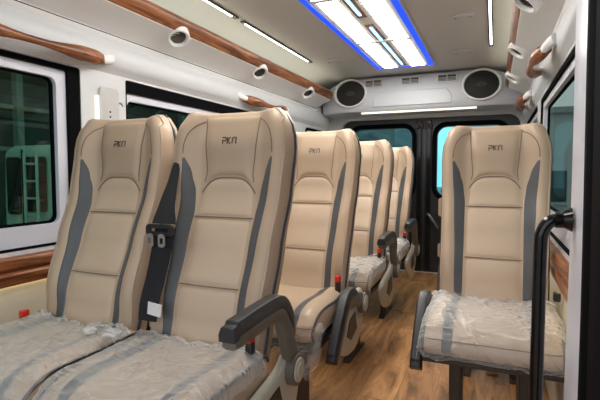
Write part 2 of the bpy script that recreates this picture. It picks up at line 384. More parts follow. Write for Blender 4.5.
def make_seat(label, group, loc, arm=0, down=0, buckle=0):
    t = empty('passenger_seat', loc); tag(t, label, 'seat', group)
    obj('backrest', shell_bm(), M['leather'], t, angle=60)
    hw = lambda z: interp(hwC, z)
    bm = NB(); patch(bm, lambda z: -hw(z), lambda z: hw(z), lambda a: arch(a)+.007, lambda a: ZT-.012, H=.010)
    obj('head_pad', bm, M['leather'], t, angle=60)
    bm = NB()
    patch(bm, lambda z: -hw(z), lambda z: hw(z), .842, arch, H=.007)
    patch(bm, lambda z: -hw(z), lambda z: hw(z), .640, .838, H=.007)
    patch(bm, lambda z: -hw(z), lambda z: hw(z), ZB+.02, .636, H=.007)
    obj('centre_panel', bm, M['panel_leather'], t, angle=60)
    for sd in (-1, 1):
        bm = NB(); f = (lambda z: sd*interp(xi, z)); g = (lambda z: sd*interp(xo, z))
        patch(bm, f, g, ZB+.02, 1.05, H=.0055, nu=8, nv=44); obj('side_stripe', bm, M['grey_leather'], t, angle=70)
        bm = NB(); zz = [.45+k*.0358 for k in range(20)]
        tube(bm, [(sd*(BW(z)+.0015), YB(z)+.028+.0*z, z) for z in zz]+[(sd*(BW(1.16)-.002), YB(1.16)+.022, 1.162), (sd*.163, YB(1.18)+.018, 1.185)], .0055, 8)
        obj('edge_piping', bm, M['piping'], t)
        bm = NB(); zz = [.5+k*.0335 for k in range(20)]
        tube(bm, [(sd*(BW(z)-.006), FY(BW(z)-.006, z)-.001, z) for z in zz]+[(sd*.188, FY(.188, 1.15), 1.153), (sd*.168, FY(.168, 1.17), 1.176), (sd*.15, FY(.15, 1.178), 1.183)], .0035, 8)
        obj('edge_welt', bm, M['leather'], t)
    for sd in (-1, 1):
        bm = NB(); surf_line(bm, [(sd*.165, 1.045), (sd*.163, 1.075), (sd*.152, 1.11), (sd*.130, 1.137), (sd*.104, 1.152)]); obj('stitching', bm, M['seam'], t)
        bm = NB(); surf_line(bm, [(sd*(interp(hwC, z)), z) for z in (.95, .98, 1.01, 1.05, 1.09, 1.13, 1.16)], .0014, .001); obj('stitching', bm, M['seam'], t)
    bm = NB(); surf_line(bm, [((2*a-1)*interp(hwC, arch(a)), arch(a)+.003) for a in (0, .05, .12, .22, .35, .5, .65, .78, .88, .95, 1)], .0019, .0005); obj('stitching', bm, M['seam'], t)
    for z in (.840, .638):
        bm = NB(); surf_line(bm, [(-.106, z), (-.06, z), (0, z), (.06, z), (.106, z)], .0018, .003); obj('stitching', bm, M['seam'], t)
    bm = NB(); H = .023; x0 = -.026
    for st in logo_strokes():
        P = [(x0+px*H*1.35, 1.073+pz*H) for px, pz in st]
        tube(bm, [(x, FY(x, z)-.0078, z) for x, z in P], .0019, 6)
    lg = obj('logo', bm, M['logo'], t); lg['label'] = 'dark embroidered logo'
    obj('cushion', cushion_bm(), M['leather'], t, angle=60)
    c = t.children[-1]; 
    i0, i1 = 8, 40
    for sd in (-1, 1):
        bm = NB(); cush_strip(bm, sd*.52, sd*.70, i0, i1); obj('cushion_stripe', bm, M['grey_leather'], t, angle=70)
        bm = NB(); tube(bm, [cush_pt(i, sd*.975, off=.002) for i in range(6, 42)], .0048, 8); obj('cushion_piping', bm, M['piping'], t)
    bm = NB()
    tube(bm, [cush_pt(33, s/20*.95, off=.001) for s in range(-20, 21)], .0018, 6)
    obj('cushion_seam', bm, M['seam'], t)
    # frame and legs
    bm = NB(); box(bm, -.212, .212, -.385, -.355, .345, .368); box(bm, -.212, .212, .0, .03, .345, .368)
    box(bm, -.212, -.182, -.355, 0, .347, .366); box(bm, .182, .212, -.355, 0, .347, .366); obj('seat_frame', bm, M['darkmetal'], t, bevel=.004)
    for sd in (-1, 1):
        bm = NB()
        P = [(-.365, .346), (-.14, .346), (-.20, .20), (-.20, .03), (-.10, .012), (-.10, 0), (-.40, 0), (-.40, .012), (-.34, .03), (-.345, .2)]
        A = [bm.verts.new((sd*.106-.019, y, z)) for y, z in P]; B = [bm.verts.new((sd*.106+.019, y, z)) for y, z in P]; n = len(P)
        for k in range(n): bm.faces.new((A[k], A[(k+1) % n], B[(k+1) % n], B[k]))
        bm.faces.new(A); bm.faces.new(B)
        obj('leg', bm, M['darkmetal'], t, bevel=.004)
    bm = NB(); box(bm, -.19, .19, .005, .06, .36, .50); obj('hinge_bar', bm, M['black'], t, bevel=.01)
    if arm:
        side_panel(t, arm); armrest(t, arm, down)
    if buckle:
        bm = NB(); box(bm, buckle*.190-.011, buckle*.190+.011, -.055, -.032, .45, .525)
        if buckle < -1:
            for v in bm.verts: v.co.z -= .045
        k = obj('buckle', bm, M['black'], t, bevel=.005); k.rotation_euler = (0, 0, 0)
        bm = NB(); box(bm, buckle*.190-.010, buckle*.190+.010, -.058, -.030, .522-(.045 if buckle < -1 else 0), .548-(.045 if buckle < -1 else 0)); obj('release_button', bm, M['red'], k, bevel=.003)
    return t
def copy_tree(o, parent=None):
    c = o.copy(); COL.objects.link(c)
    if parent: c.parent = parent
    for ch in list(o.children): copy_tree(ch, c)
    return c

G_L = 'paired seats on the left side of the aisle'
G_R = 'single seats on the right side of the aisle'
XW, XA, XR = -.562, -.100, .687
win = make_seat('beige leather seat with grey stripes beside the left window, in the front pair', G_L, (XW, 1.10, 0), buckle=-1.3)
aisle = make_seat('large beige leather seat on the aisle in the front pair, its armrest lowered level', G_L, (XA, 1.10, 0), arm=1, down=0, buckle=1)
down_seat = make_seat('beige leather aisle seat of the second left row, armrest folded downwards', G_L, (XA, 1.85, 0), arm=1, down=49, buckle=1)
REC = 0
right = make_seat('beige leather single seat on the right behind the black pole, its cushion in plastic', G_R, (XR, 1.93, 0), arm=-1, down=49)
def again(src, loc, label):
    c = copy_tree(src); c.location = loc; c['label'] = label; return c
again(aisle, (XA, 2.60, 0), 'beige aisle seat of the third left row, with a level grey armrest')
again(aisle, (XA, 3.38, 0), 'rearmost beige aisle seat on the left, next to the rear doors')
again(win, (XW, 1.85, 0), 'beige window seat hidden behind the front pair, second left row')
again(win, (XW, 2.60, 0), 'beige window seat of the third left row, behind other seats')
again(win, (XW, 3.38, 0), 'beige window seat of the rearmost left row')
again(right, (XR, 2.68, 0), 'beige single seat hidden behind the front right seat')

# ------------------------------------------------------------------ plastic sheets
def film(loc, label, seed, x0=-1.06, x1=1.06, skirt=.03, i0=7, i1=43, amp=.012, tail=True, hw=.215):
    bm = NB(); nu, nv = 110, 120
    def f(a, b):
        s = x0+(x1-x0)*a; i = i0+(i1-i0)*b; i_ = int(min(i, i1-1e-6)); fr = i-i_
        ss = max(-1, min(1, s))
        p = cush_pt(i_, ss*.97, off=.006, hw=hw).lerp(cush_pt(i_+1, ss*.97, off=.006, hw=hw), fr)
        p.x = ss*(hw+.006)
        if abs(s) > 1: p.x += math.copysign(.01*sm((abs(s)-1)/.1), s); p.z -= (abs(s)-1)*.55*(1 if p.z > .40 else .0)
        q = Vector((p.x*5+seed*3, p.y*5, p.z*7))
        w1 = noise.noise(q)*1.2
        along = p.x*.85+(p.y-p.z*1.4)*.55; acr = p.x*.5-(p.y-p.z*1.4)*.9
        r = 1-abs(noise.noise(Vector((along*4+seed, acr*17+w1, seed*2.1)))*2.4)
        r2 = 1-abs(noise.noise(Vector((along*21+w1*2, acr*7, seed*1.3)))*2.4)
        d = Vector((0, (p.y-CC.y)*1.2, (p.z-CC.z)*3)); d.normalize()
        h = amp*(.45*max(0, r)**3+.40*max(0, r2)**3+.30*w1*.5+.10*noise.noise(q*5))
        p += d*h
        eb = sm((b-.88)/.12); p.y -= eb*.004; p.z -= eb*skirt*(.6+.8*noise.noise(Vector((p.x*9, seed, 1))))
        if b < .12:                                        # gathered, crumpled edge against the backrest
            k = (.12-b)/.12; p.z += k*.020*(1+noise.noise(Vector((p.x*26, seed, k*3)))*1.3); p.y = min(p.y, -.022-.02*k+.025*noise.noise(Vector((p.x*20, seed+5, k*4))))
        p.x += .006*noise.noise(q*1.5+Vector((9, 0, 0)))
        return p
    grid(bm, f, nu, nv)
    o = obj('plastic_seat_cover', bm, M['film'], None, angle=180, loc=loc)
    return tag(o, label, 'plastic cover', 'plastic sheets left on the seat cushions')
film((XW, 1.10, 0), 'crumpled clear plastic over the front left window cushion', 1, x1=1.0)
film((XA, 1.10, 0), 'clear plastic sheet over the front left aisle cushion, beside the big armrest', 2, x0=-1.0, amp=.014)
film((XR, 1.93, 0), 'translucent plastic sheet draped over the right single seat cushion', 3, x0=-1.12, x1=1.06, skirt=.006, amp=.016)
film((XA, 2.60, 0), 'plastic sheet over the cushion of the third left row', 4, amp=.02, skirt=.03)
film((XA, 3.38, 0), 'plastic sheet over the cushion of the rearmost left seat', 5, amp=.02, skirt=.03)
film((XR, 2.68, 0), 'plastic sheet over the cushion behind the front right seat', 6, amp=.02)
def scrap(name, loc, w, h, label, seed, rot=(0, 0, 0), fold=.02):
    bm = NB()
    def f(a, b):
        x = (a-.5)*w*(1-.35*b+.15*noise.noise(Vector((seed, b*3, 0)))); z = -b*h
        y = fold*math.sin(a*15+seed+b*2)*(1-.3*b)+fold*.8*noise.noise(Vector((a*5, b*6, seed)))
        z += .02*noise.noise(Vector((a*6, b*4, seed+3)))
        return Vector((x, y, z))
    grid(bm, f, 60, 40); o = obj(name, bm, M['film'], None, angle=180, loc=loc); o.rotation_euler = rot
    return tag(o, label, 'plastic cover', 'plastic sheets left on the seat cushions')
scrap('plastic_seat_cover', (.04, 1.425, .455), .28, .19, 'torn plastic hanging below the cushion of the second left row', 8)

# knotted tufts on the front cushions
def tuft(loc, label, seed, r=.03):
    bm = NB()
    bmesh.ops.create_icosphere(bm, subdivisions=4, radius=r)
    for v in bm.verts:
        n_ = noise.noise(v.co*60+Vector((seed, 0, 0))); v.co *= 1+.9*n_; v.co.z *= .7
        v.co.x *= 1.3
    o = obj('plastic_knot', bm, M['knot'], None, angle=180, loc=loc); return tag(o, label, 'plastic knot', 'twisted knots of plastic film')
M['knot'] = mat('bunched_film', (.62, .60, .58), .35)
tuft((-.335, .985, .510), 'white twisted knot of film where the two front cushions meet', 1, .020)
tuft((-.43, 1.0, .503), 'small flat knot of film on the front window cushion', 4, .014)

# ------------------------------------------------------------------ seat belt between the front pair
t = empty('seat_belt', (-.238, 1.12, .515)); tag(t, 'black seat belt hanging with its buckle tongue between the two front left seats', 'seat belt')
def ribbon(bm, P, Wd, th=.003):
    P = cr(P, 5); n = len(P); rings = []
    for i, p in enumerate(P):
        w = interp([(k/(len(Wd)-1), Wd[k]) for k in range(len(Wd))], i/(n-1))/2
        rings.append([bm.verts.new(p+Vector(v)) for v in ((-w, -th, 0), (0, -th*1.8, 0), (w, -th, 0), (w, th, 0), (-w, th, 0))])
    for a, b in zip(rings, rings[1:]):
        for k in range(5): bm.faces.new((a[k], a[(k+1) % 5], b[(k+1) % 5], b[k]))
    bm.faces.new(rings[0]); bm.faces.new(rings[-1])
bm = NB(); ribbon(bm, [(-.050, .120, .50), (-.040, .085, .44), (-.020, .03, .37), (.0, -.012, .31)], [.024, .036, .056, .086]); obj('upper_webbing', bm, M['webbing'], t)
bm = NB(); ribbon(bm, [(.0, -.004, .295), (-.012, -.03, .17), (-.022, -.055, .08), (-.028, -.06, .02)], [.075, .07, .068, .066]); obj('lower_webbing', bm, M['webbing'], t)
bm = NB(); plate(bm, rrect(-.052, .050, .275, .310, .012), [rrect(-.035, .033, .288, .298, .004)], lambda a, b, d: Vector((a, -.034+d, b)), .010); tg = obj('belt_tongue', bm, M['black'], t, bevel=.002)
for x in (-.030, .012):
    bm = NB(); plate(bm, rrect(x-.012, x+.012, .242, .282, .008), [rrect(x-.006, x+.006, .252, .27, .004)], lambda a, b, d: Vector((a, -.040+d, b)), .004); obj('latch_plate', bm, M['chrome'], tg)
bm = NB(); box(bm, -.028, .022, -.066, -.063, .04, .078); tg = obj('care_tag', bm, M['paper'], t); tg.rotation_euler = (0, .12, 0)

# ------------------------------------------------------------------ the van: setting
YF, YR = -.35, 4.56        # front and rear ends of what is built
bm = NB(); box(bm, -.98, 1.0, YF, 4.75, -.06, 0); o = struct(obj('floor', bm, M['floor'], None, smooth=False))
# side walls: (y, z) plates with window holes
def wallplate(name, side, holes, y0=YF):
    bm = NB()
    f = lambda a, b, d: Vector((side*(.93+d+(.02 if b < .3 else 0)*0), a, b))
    plate(bm, [(y0, 0), (YR+.04, 0), (YR+.04, 1.64), (y0, 1.64)], holes, f, .05)
    return struct(obj(name, bm, M['white'], None, angle=30))
wallplate('wall_left', -1, [rrect(-.25, 1.425, .69, 1.42, .012), rrect(1.68, 3.60, .69, 1.42, .012), rrect(3.90, 4.42, .69, 1.405, .05)])
wallplate('wall_right', 1, [rrect(1.50, 3.10, .69, 1.42, .012), rrect(3.30, 4.40, .69, 1.42, .012)], y0=1.12)
def window(name, side, y0, y1, gmat, z0=.69, z1=1.42, gl=.01, gr=.01, fl=.03, fr=.07, low=.10, r=.012, gt=.022, ft=.036):
    """opening y0..y1; black rubber gl / gr wide at the front / rear side, then the white frame, then glass"""
    t = empty(name, (side*.95, (y0+y1)/2, z0)); struct(t); oy, oz = (y0+y1)/2, z0
    f0 = lambda x: (lambda a, b, d: Vector((side*(x-.95+d), a-oy, b-oz)))
    e = .002
    bm = NB(); plate(bm, rrect(y0+e, y1-e, z0+e, z1-e, r), [rrect(y0+gl, y1-gr, z0+.010, z1-gt, r)], f0(.932), .04); obj('window_gasket', bm, M['gasket'], t)
    bm = NB(); plate(bm, rrect(y0+gl*.9, y1-gr*.97, z0+.008, z1-gt+.002, r), [rrect(y0+gl+fl, y1-gr-fr, z0+low, z1-gt-ft, .03)], f0(.944), .026); obj('window_frame', bm, M['lilac'], t, bevel=.004)
    bm = NB(); plate(bm, rrect(y0+gl+fl-.01, y1-gr-fr+.01, z0+low-.01, z1-gt-ft+.008, .035), [rrect(y0+gl+fl+.010, y1-gr-fr-.010, z0+low+.010, z1-gt-ft-.008, .025)], f0(.962), .012); obj('glass_seal', bm, M['gasket'], t)
    bm = NB(); box(bm, side*.018, side*.022, y0+gl+.02-oy, y1-gr-.02-oy, .03, z1-.04-oz); obj('glass', bm, gmat, t)
    return t
window('window_1', -1, -.25, 1.425, M['glass_left'], gr=.062, fr=.045, low=.088)
window('window_2', -1, 1.68, 3.60, M['glass_left'], fl=.012, gt=.058, ft=.036)
window('window_3', -1, 3.90, 4.42, M['glass_left'], z1=1.405, gl=.03, r=.05)
window('window_4', 1, 1.50, 3.10, M['glass_right'])
window('window_5', 1, 3.30, 4.40, M['glass_right'])
# cream lower wall lining, wood band, warm strip under it
for side, nm, y0 in ((-1, 'left', YF), (1, 'right', 1.44)):
    bm = NB(); grid(bm, lambda a, b: Vector((side*(.928-.03*math.sin(b*PI)**2*.6), y0+(YR-y0)*a, .0+b*.565)), 30, 12); g = obj('trim_1' if side < 0 else 'trim_2', bm, M['cream']); struct(g)
    prof = [(.928, .675), (.910, .672), (.902, .655), (.903, .632), (.914, .622), (.902, .612), (.900, .590), (.908, .572), (.914, .570)]
    bm = NB(); P = cr([(x, 0, z) for x, z in prof], 3)
    def wf(a, b):
        i = b*(len(P)-1); i0 = int(min(i, len(P)-2)); p = P[i0].lerp(P[i0+1], i-i0); return Vector((side*p.x, y0+(YR-y0)*a, p.z))
    grid(bm, wf, 2, len(P)-1)
    o = obj('trim_3' if side < 0 else 'trim_4', bm, M['wood']); struct(o)
    bm = NB(); box(bm, min(side*.9165, side*.925), max(side*.9165, side*.925), y0, YR-.1, .578, .584)
    o = obj('accent_light_strip', bm, M['amber_light'], None, smooth=False); tag(o, 'warm glowing light line under the wood band of the %s wall' % nm, 'light strip', 'warm light strips under the side windows')
# ceiling with curved shoulders
bm = NB()
prof = [(-.975, 1.60), (-.97, 1.72), (-.95, 1.80), (-.90, 1.85), (-.80, 1.875), (-.70, 1.88), (.70, 1.88), (.80, 1.875), (.90, 1.85), (.95, 1.80), (.97, 1.72), (.975, 1.60)]
A = [[bm.verts.new((x, y, z)) for x, z in prof] for y in (YF, 4.66)]; B = [[bm.verts.new((x*1.03, y, z+.03)) for x, z in prof] for y in (YF, 4.66)]
for k in range(len(prof)-1):
    bm.faces.new((A[0][k], A[0][k+1], A[1][k+1], A[1][k])); bm.faces.new((B[0][k], B[0][k+1], B[1][k+1], B[1][k]))
for q in (0, 1):
    for k in range(len(prof)-1): bm.faces.new((A[q][k], A[q][k+1], B[q][k+1], B[q][k]))
struct(obj('ceiling', bm, M['ceiling'], None, angle=50))
# air ducts along both sides, wood fascia, vents
NS = {-1: 'left', 1: 'right'}
for side in (-1, 1):
    y0, y1 = YF, 4.16
    t = empty('air_duct', (side*.85, 0, 1.6)); tag(t, 'long white air duct with a walnut strip above the %s windows' % NS[side], 'air duct', 'ceiling air ducts')
    prof = [(.935, 1.725), (.775, 1.725), (.760, 1.715), (.766, 1.692), (.775, 1.675), (.83, 1.650), (.90, 1.618), (.915, 1.608), (.916, 1.60), (.908, 1.597), (.912, 1.585), (.925, 1.57)]
    P = [(x-.85, z-1.6) for x, z in prof]; bm = NB()
    grid(bm, lambda a, b: Vector((side*P[int(round(b*(len(P)-1)))][0], y0+(y1-y0)*a, P[int(round(b*(len(P)-1)))][1])), 1, len(P)-1)
    d = obj('duct_body', bm, M['duct'], t, angle=25)
    bm = NB(); r = cr([(side*(x-.85), 0, z-1.6) for x, z in ((.760, 1.748), (.750, 1.748), (.745, 1.738), (.750, 1.712), (.763, 1.687), (.770, 1.679), (.780, 1.682))], 2)
    grid(bm, lambda a, b: Vector((r[int(round(b*(len(r)-1)))].x, y0+(y1-y0)*a, r[int(round(b*(len(r)-1)))].z)), 1, len(r)-1)
    obj('wood_fascia', bm, M['wood'], t)
    bm = NB(); box(bm, min(side*-.1, side*-.075), max(side*-.1, side*-.075), y0, y1, .146, .153); obj('top_lip', bm, M['cream'], t, bevel=.002)
    bm = NB(); tube(bm, [(side*.065*1, y, .0) for y in (y0, y1)], .004, 6); 
    for v in bm.verts: v.co.x += 0; 
    obj('rubber_line', bm, M['gasket'], t)
    bm = NB(); box(bm, min(side*.80, side*.815), max(side*.80, side*.815), YF+.1, 4.1, 1.727, 1.735); o = obj('cove_light_strip', bm, M['cove_light'], None, smooth=False)
    tag(o, 'pale glowing cove light tucked behind the %s walnut strip' % NS[side], 'light strip', 'hidden cove light strips')
    # round air vents straddling fascia and duct
    for k, (vy, wh) in enumerate(zip((1.03, 1.90, 2.76, 3.62), ('nearest the camera', 'the largest in view', 'third from the front', 'rearmost of the row')) if side < 0 else zip((1.22, 2.05, 2.85, 3.62), ('nearest the camera', 'at the top edge of the picture', 'above the near wooden handle', 'rearmost of the row'))):
        v = empty('air_vent', (side*.790, vy, 1.662)); tag(v, 'round white-ringed vent on the %s duct, %s' % (NS[side], wh), 'air vent', 'round air vents')
        ax = Vector((-side*.52, -.34, -.78) if side < 0 else (-.60, -.10, -.78)).normalized(); bm = NB(); a = ax.orthogonal().normalized(); b = ax.cross(a); seg = 36; rings = []
        for rr, hh in ((.058, -.04), (.058, .010), (.053, .020), (.045, .020), (.041, .014), (.038, -.004)):
            rings.append([bm.verts.new(ax*hh+(a*math.cos(2*PI*q/seg)+b*math.sin(2*PI*q/seg))*rr) for q in range(seg)])
        for A_, B_ in zip(rings, rings[1:]):
            for q in range(seg): bm.faces.new((A_[q], A_[(q+1) % seg], B_[(q+1) % seg], B_[q]))
        obj('ring', bm, M['duct'], v)
        bm = NB(); cyl(bm, ax*-.008, ax, .039, .039, .008, 28)
        for q in range(-3, 4):
            hl = math.sqrt(.036**2-(q*.010)**2); c = b*(q*.010)
            tube(bm, [c-a*hl+ax*.006, c+a*hl+ax*.006], .0016, 6)
        obj('louvre', bm, M['taupe'] if side < 0 and k == 1 else M['darkmetal'], v)
# wall shoulder between duct line and window heads (a soft ridge)
for side in (-1, 1):
    prof = [(.93, 1.585), (.905, 1.555), (.896, 1.52), (.900, 1.47), (.918, 1.445), (.931, 1.428)]
    P = cr([(x, 0, z) for x, z in prof], 3); bm = NB(); y0 = YF if side < 0 else 1.12
    grid(bm, lambda a, b: Vector((side*P[int(round(b*(len(P)-1)))].x, y0+(4.44-y0)*a, P[int(round(b*(len(P)-1)))].z)), 1, len(P)-1)
    struct(obj('trim_5' if side < 0 else 'trim_6', bm, M['white']))
# wooden grab handles
def handle(side, y0, y1, label, x=.865, z=1.475):
    t = empty('grab_rail', (side*x, (y0+y1)/2, z)); tag(t, label, 'grab handle', 'walnut grab handles above the windows')
    L = (y1-y0)/2; bm = NB()
    pts = []; rad = []
    for k in range(25):
        u = k/24*2-1; pts.append((side*(.030*abs(u)**3*1.0-.018*math.cos(u*PI/2)), u*L, -.016*(1-u*u)+.012)); rad.append(.014+.018*sm((abs(u)-.08)/.6)-.010*sm((abs(u)-.8)/.2))
    tube(bm, pts, rad, 14, aspect=.8); obj('wood_grip', bm, M['wood'], t)
    for e in (-1, 1):
        bm = NB(); tube(bm, cr([(side*.018, e*(L-.035), .010), (side*.022, e*(L+.005), .013), (side*.034, e*(L+.035), .022), (side*.05, e*(L+.06), .03)], 5), [.019+.0015*k/5 for k in range(16)], 14, aspect=.85); obj('end_cap', bm, M['duct'], t)
handle(-1, .80, 1.52, 'long walnut grab handle above the nearest left window', z=1.462)
handle(-1, 2.72, 3.40, 'walnut grab handle above the second left window, behind the front seats')
handle(1, 2.12, 2.62, 'near walnut grab handle on the right wall, curled towards the camera', x=.845)
handle(1, 3.42, 3.92, 'small far walnut grab handle on the right wall by the rear speaker', x=.845)
# pillar lamp and its grey cover on the left pillar
t = empty('pillar_lamp', (-.93, 1.525, 1.245)); tag(t, 'slim pale lamp with a silver cover on the left window pillar', 'lamp')
bm = NB(); box(bm, .0, .016, -.028, -.017, -.13, .075); obj('light_tube', bm, M['lamp_white'], t, bevel=.004)
bm = NB(); plate(bm, rrect(-.008, .100, -.14, .118, .018), [], lambda a, b, d: Vector((d, a, b)), .014); c = obj('lamp_cover', bm, M['silver'], t, bevel=.004)
bm = NB()
for k in range(6): cyl(bm, (.014, .045, -.10+k*.022), (1, 0, 0), .0045, .003, .004, 12)
obj('switch_dots', bm, M['darkmetal'], c)
bm = NB(); tube(bm, [(.0, .108, .06), (.016, .113, .055), (.016, .121, .045)], .004, 8); obj('hook', bm, M['chrome'], t)
# rear: surround, doors, header
bm = NB(); plate(bm, [(-.98, 0), (1.0, 0), (1.0, 1.88), (-.98, 1.88)], [rrect(-.79, .89, .0005, 1.515, .10)[0:]], lambda a, b, d: Vector((a, 4.56+d, b)), .04)
struct(obj('wall_rear', bm, M['ceiling'], None))
def rear_door(name, x0, x1, wx0, wx1, hinge):
    t = empty(name, ((x0+x1)/2, 4.60, 0)); struct(t); ox = (x0+x1)/2
    bm = NB(); plate(bm, rrect(x0, x1, .002, 1.535, .01), [rrect(wx0, wx1, .76, 1.425, .09)], lambda a, b, d: Vector((a-ox, d, b)), .05); obj('door_panel', bm, M['door'], t, bevel=.006)
    bm = NB(); plate(bm, rrect(wx0-.045, wx1+.045, .715, 1.47, .13), [rrect(wx0-.004, wx1+.004, .756, 1.429, .093)], lambda a, b, d: Vector((a-ox, -.028+d, b)), .03); obj('window_surround', bm, M['gasket'], t, bevel=.008)
    bm = NB(); box(bm, wx0-.02-ox, wx1+.02-ox, .025, .03, .74, 1.445); obj('glass', bm, M['glass_rear'], t)
    bm = NB(); plate(bm, rrect(x0+.10, x1-.08, .10, .62, .05), [], lambda a, b, d: Vector((a-ox, -.02+d, b)), .02); obj('lower_lining', bm, M['black'], t, bevel=.006)
    return t, ox
d1, o1 = rear_door('door_1', -.83, .044, -.68, -.075, -1)
d2, o2 = rear_door('door_2', .046, .93, .165, .77, 1)
for zz0, zz1 in ((.56, .74), (.16, .30)):
    bm = NB(); plate(bm, rrect(.19, .34, zz0, zz1, .025), [], lambda a, b, d: Vector((a-o2, -.035+d, b)), .016); k = obj('beige_pad', bm, M['leather'], d2, bevel=.004)
bm = NB(); tube(bm, cr([(.09-o2, -.03, .58), (.11-o2, -.07, .57), (.16-o2, -.075, .50), (.19-o2, -.05, .45)], 5), .012, 8); obj('door_handle', bm, M['chrome'], d2)
for xx, dd, oo in ((.0, d1, o1), (.09, d2, o2)):
    bm = NB(); box(bm, xx-.022-oo, xx+.022-oo, -.03, .0, .02, 1.49); obj('centre_post', bm, M['gloss'], dd, bevel=.006)
    bm = NB(); box(bm, xx-.05-oo, xx+.03-oo, -.045, -.02, 1.41, 1.46); cyl(bm, (xx-oo, -.045, 1.435), (0, -1, 0), .014, .010, .015, 14); obj('latch', bm, M['darkmetal'], dd, bevel=.004)
# header: rounded overhead box carrying speakers and vents
HY = 4.20
def hz(x): return 1.872-.10*max(0, (abs(x)-.45)/.45)**2.2
bm = NB(); nx = 48
def hf(a, b):
    x = -.90+1.80*a; zt = hz(x)
    prof = [(4.56, zt-.0), (HY+.045, zt), (HY+.02, zt-.012), (HY+.0, zt-.05), (HY-.012, 1.66), (HY-.006, 1.575), (HY+.008, 1.556), (HY+.03, 1.55), (4.56, 1.55)]
    y, z = prof[int(round(b*8))]; y += .10*max(0, (abs(x)-.62)/.28)**2 if b < .99 and b > .01 else 0
    return Vector((x, y-4.4, z-1.55))
grid(bm, hf, nx, 8)
t = empty('overhead_console', (0, 4.4, 1.55)); tag(t, 'white arched console over the rear doors holding two speakers and three grilles', 'console')
console = t
hb = obj('console_shell', bm, M['console'], t, angle=35)
bm = NB(); plate(bm, [(-.345, 1.588), (.345, 1.588), (.345, 1.665), (.30, 1.722), (-.30, 1.722), (-.345, 1.665)], [], lambda a, b, d: Vector((a-.02, HY-.018+d-4.4, b-1.55)), .016); obj('raised_panel', bm, M['console'], t, bevel=.006)
for sx, wh in ((-.585, 'left'), (.565, 'right')):
    s = empty('speaker', (sx, HY-.008, 1.727)); tag(s, 'oval black speaker in a white ring at the %s end of the rear console' % wh, 'speaker', 'speakers in the rear console')
    bm = NB(); seg = 48; rings = []
    for rr, yy in ((1.03, .02), (1.03, -.012), (.99, -.026), (.91, -.026), (.885, -.014), (.87, 0)):
        rings.append([bm.verts.new((math.cos(2*PI*q/seg)*.158*rr, yy, math.sin(2*PI*q/seg)*.132*rr)) for q in range(seg)])
    for A_, B_ in zip(rings, rings[1:]):
        for q in range(seg): bm.faces.new((A_[q], A_[(q+1) % seg], B_[(q+1) % seg], B_[q]))
    obj('ring', bm, M['ring'], s)
    bm = NB(); c = bm.verts.new((0, -.018, 0)); rings = [[bm.verts.new((math.cos(2*PI*q/seg)*.141*rr, -.018+.012*rr**2, math.sin(2*PI*q/seg)*.117*rr)) for q in range(seg)] for rr in (.3, .6, .85, 1)]
    for q in range(seg): bm.faces.new((c, rings[0][q], rings[0][(q+1) % seg]))
    for A_, B_ in zip(rings, rings[1:]):
        for q in range(seg): bm.faces.new((A_[q], A_[(q+1) % seg], B_[(q+1) % seg], B_[q]))
    obj('grille', bm, M['mesh_grille'], s)
    bm = NB(); tube(bm, [(math.cos(2*PI*q/24)*.036, -.0195, math.sin(2*PI*q/24)*.017) for q in range(25)], .0018, 6)
    tube(bm, [(-.018, -.0205, -.008), (-.006, -.0205, .010), (.006, -.0205, -.008), (.018, -.0205, .010)], .0018, 6); tube(bm, [(-.045, -.018, -.004), (.045, -.018, .004)], .0012, 6); obj('badge', bm, M['taupe'], s)
for vx, wh in ((-.368, 'left'), (-.03, 'middle'), (.285, 'right')):
    v = empty('air_grille', (vx, HY-.004, 1.806)); tag(v, '%s of the three slotted grey grilles above the rear doors' % wh, 'air grille', 'slotted grilles in the rear console')
    bm = NB(); plate(bm, rrect(-.085, .085, -.036, .036, .008), [rrect(-.074, -.004, -.026, .026, .003), rrect(.004, .074, -.026, .026, .003)], lambda a, b, d: Vector((a, -.014+d, b)), .03); obj('frame', bm, M['white'], v, bevel=.002)
    bm = NB(); box(bm, -.074, .074, .004, .010, -.026, .026); obj('backing', bm, M['gasket'], v)
    bm = NB()
    for k in range(5):
        for xx in (-.074, .004): box(bm, xx, xx+.070, -.010, .002, -.024+k*.0115, -.0195+k*.0115)
    obj('slats', bm, M['taupe'], v)
bm = NB(); box(bm, -.49, .53, HY+.026-4.4, HY+.036-4.4, -.016, .0); lb_ = obj('light_bar', bm, M['bar_light'], console, smooth=False)
# ceiling light fixture
t = empty('ceiling_light', (-.02, 2.6, 1.88)); tag(t, 'large ceiling light unit with white panels edged by blue light lines', 'ceiling light')
def lb(x0, x1, y0, y1, z0, z1): 
    bm = NB(); box(bm, x0+.02, x1+.02, y0-2.6, y1-2.6, z0-1.88, z1-1.88); return bm
obj('housing', lb(-.262, .222, .9, 3.885, 1.862, 1.879), M['ceiling'], t, bevel=.006)
obj('blue_line', lb(-.252, -.222, .95, 3.875, 1.857, 1.864), M['blue_light'], t, smooth=False)
obj('blue_line', lb(.178, .212, .95, 3.875, 1.857, 1.864), M['blue_light'], t, smooth=False)
obj('blue_line', lb(-.2215, .1775, 3.863, 3.875, 1.857, 1.864), M['blue_light'], t, smooth=False)
for yy in ((3.065, 3.845), (2.24, 3.03), (1.42, 2.205), (.98, 1.385)):
    for x0, x1 in ((-.183, -.083), (.040, .142)): obj('light_panel', lb(x0, x1, yy[0], yy[1], 1.856, 1.863), M['panel_light'], t, smooth=False)
for ya, yb in ((3.03, 3.065), (2.205, 2.24), (1.385, 1.42)): obj('cross_bar', lb(-.20, .16, ya, yb, 1.850, 1.8625), M['ceiling'], t, bevel=.002)
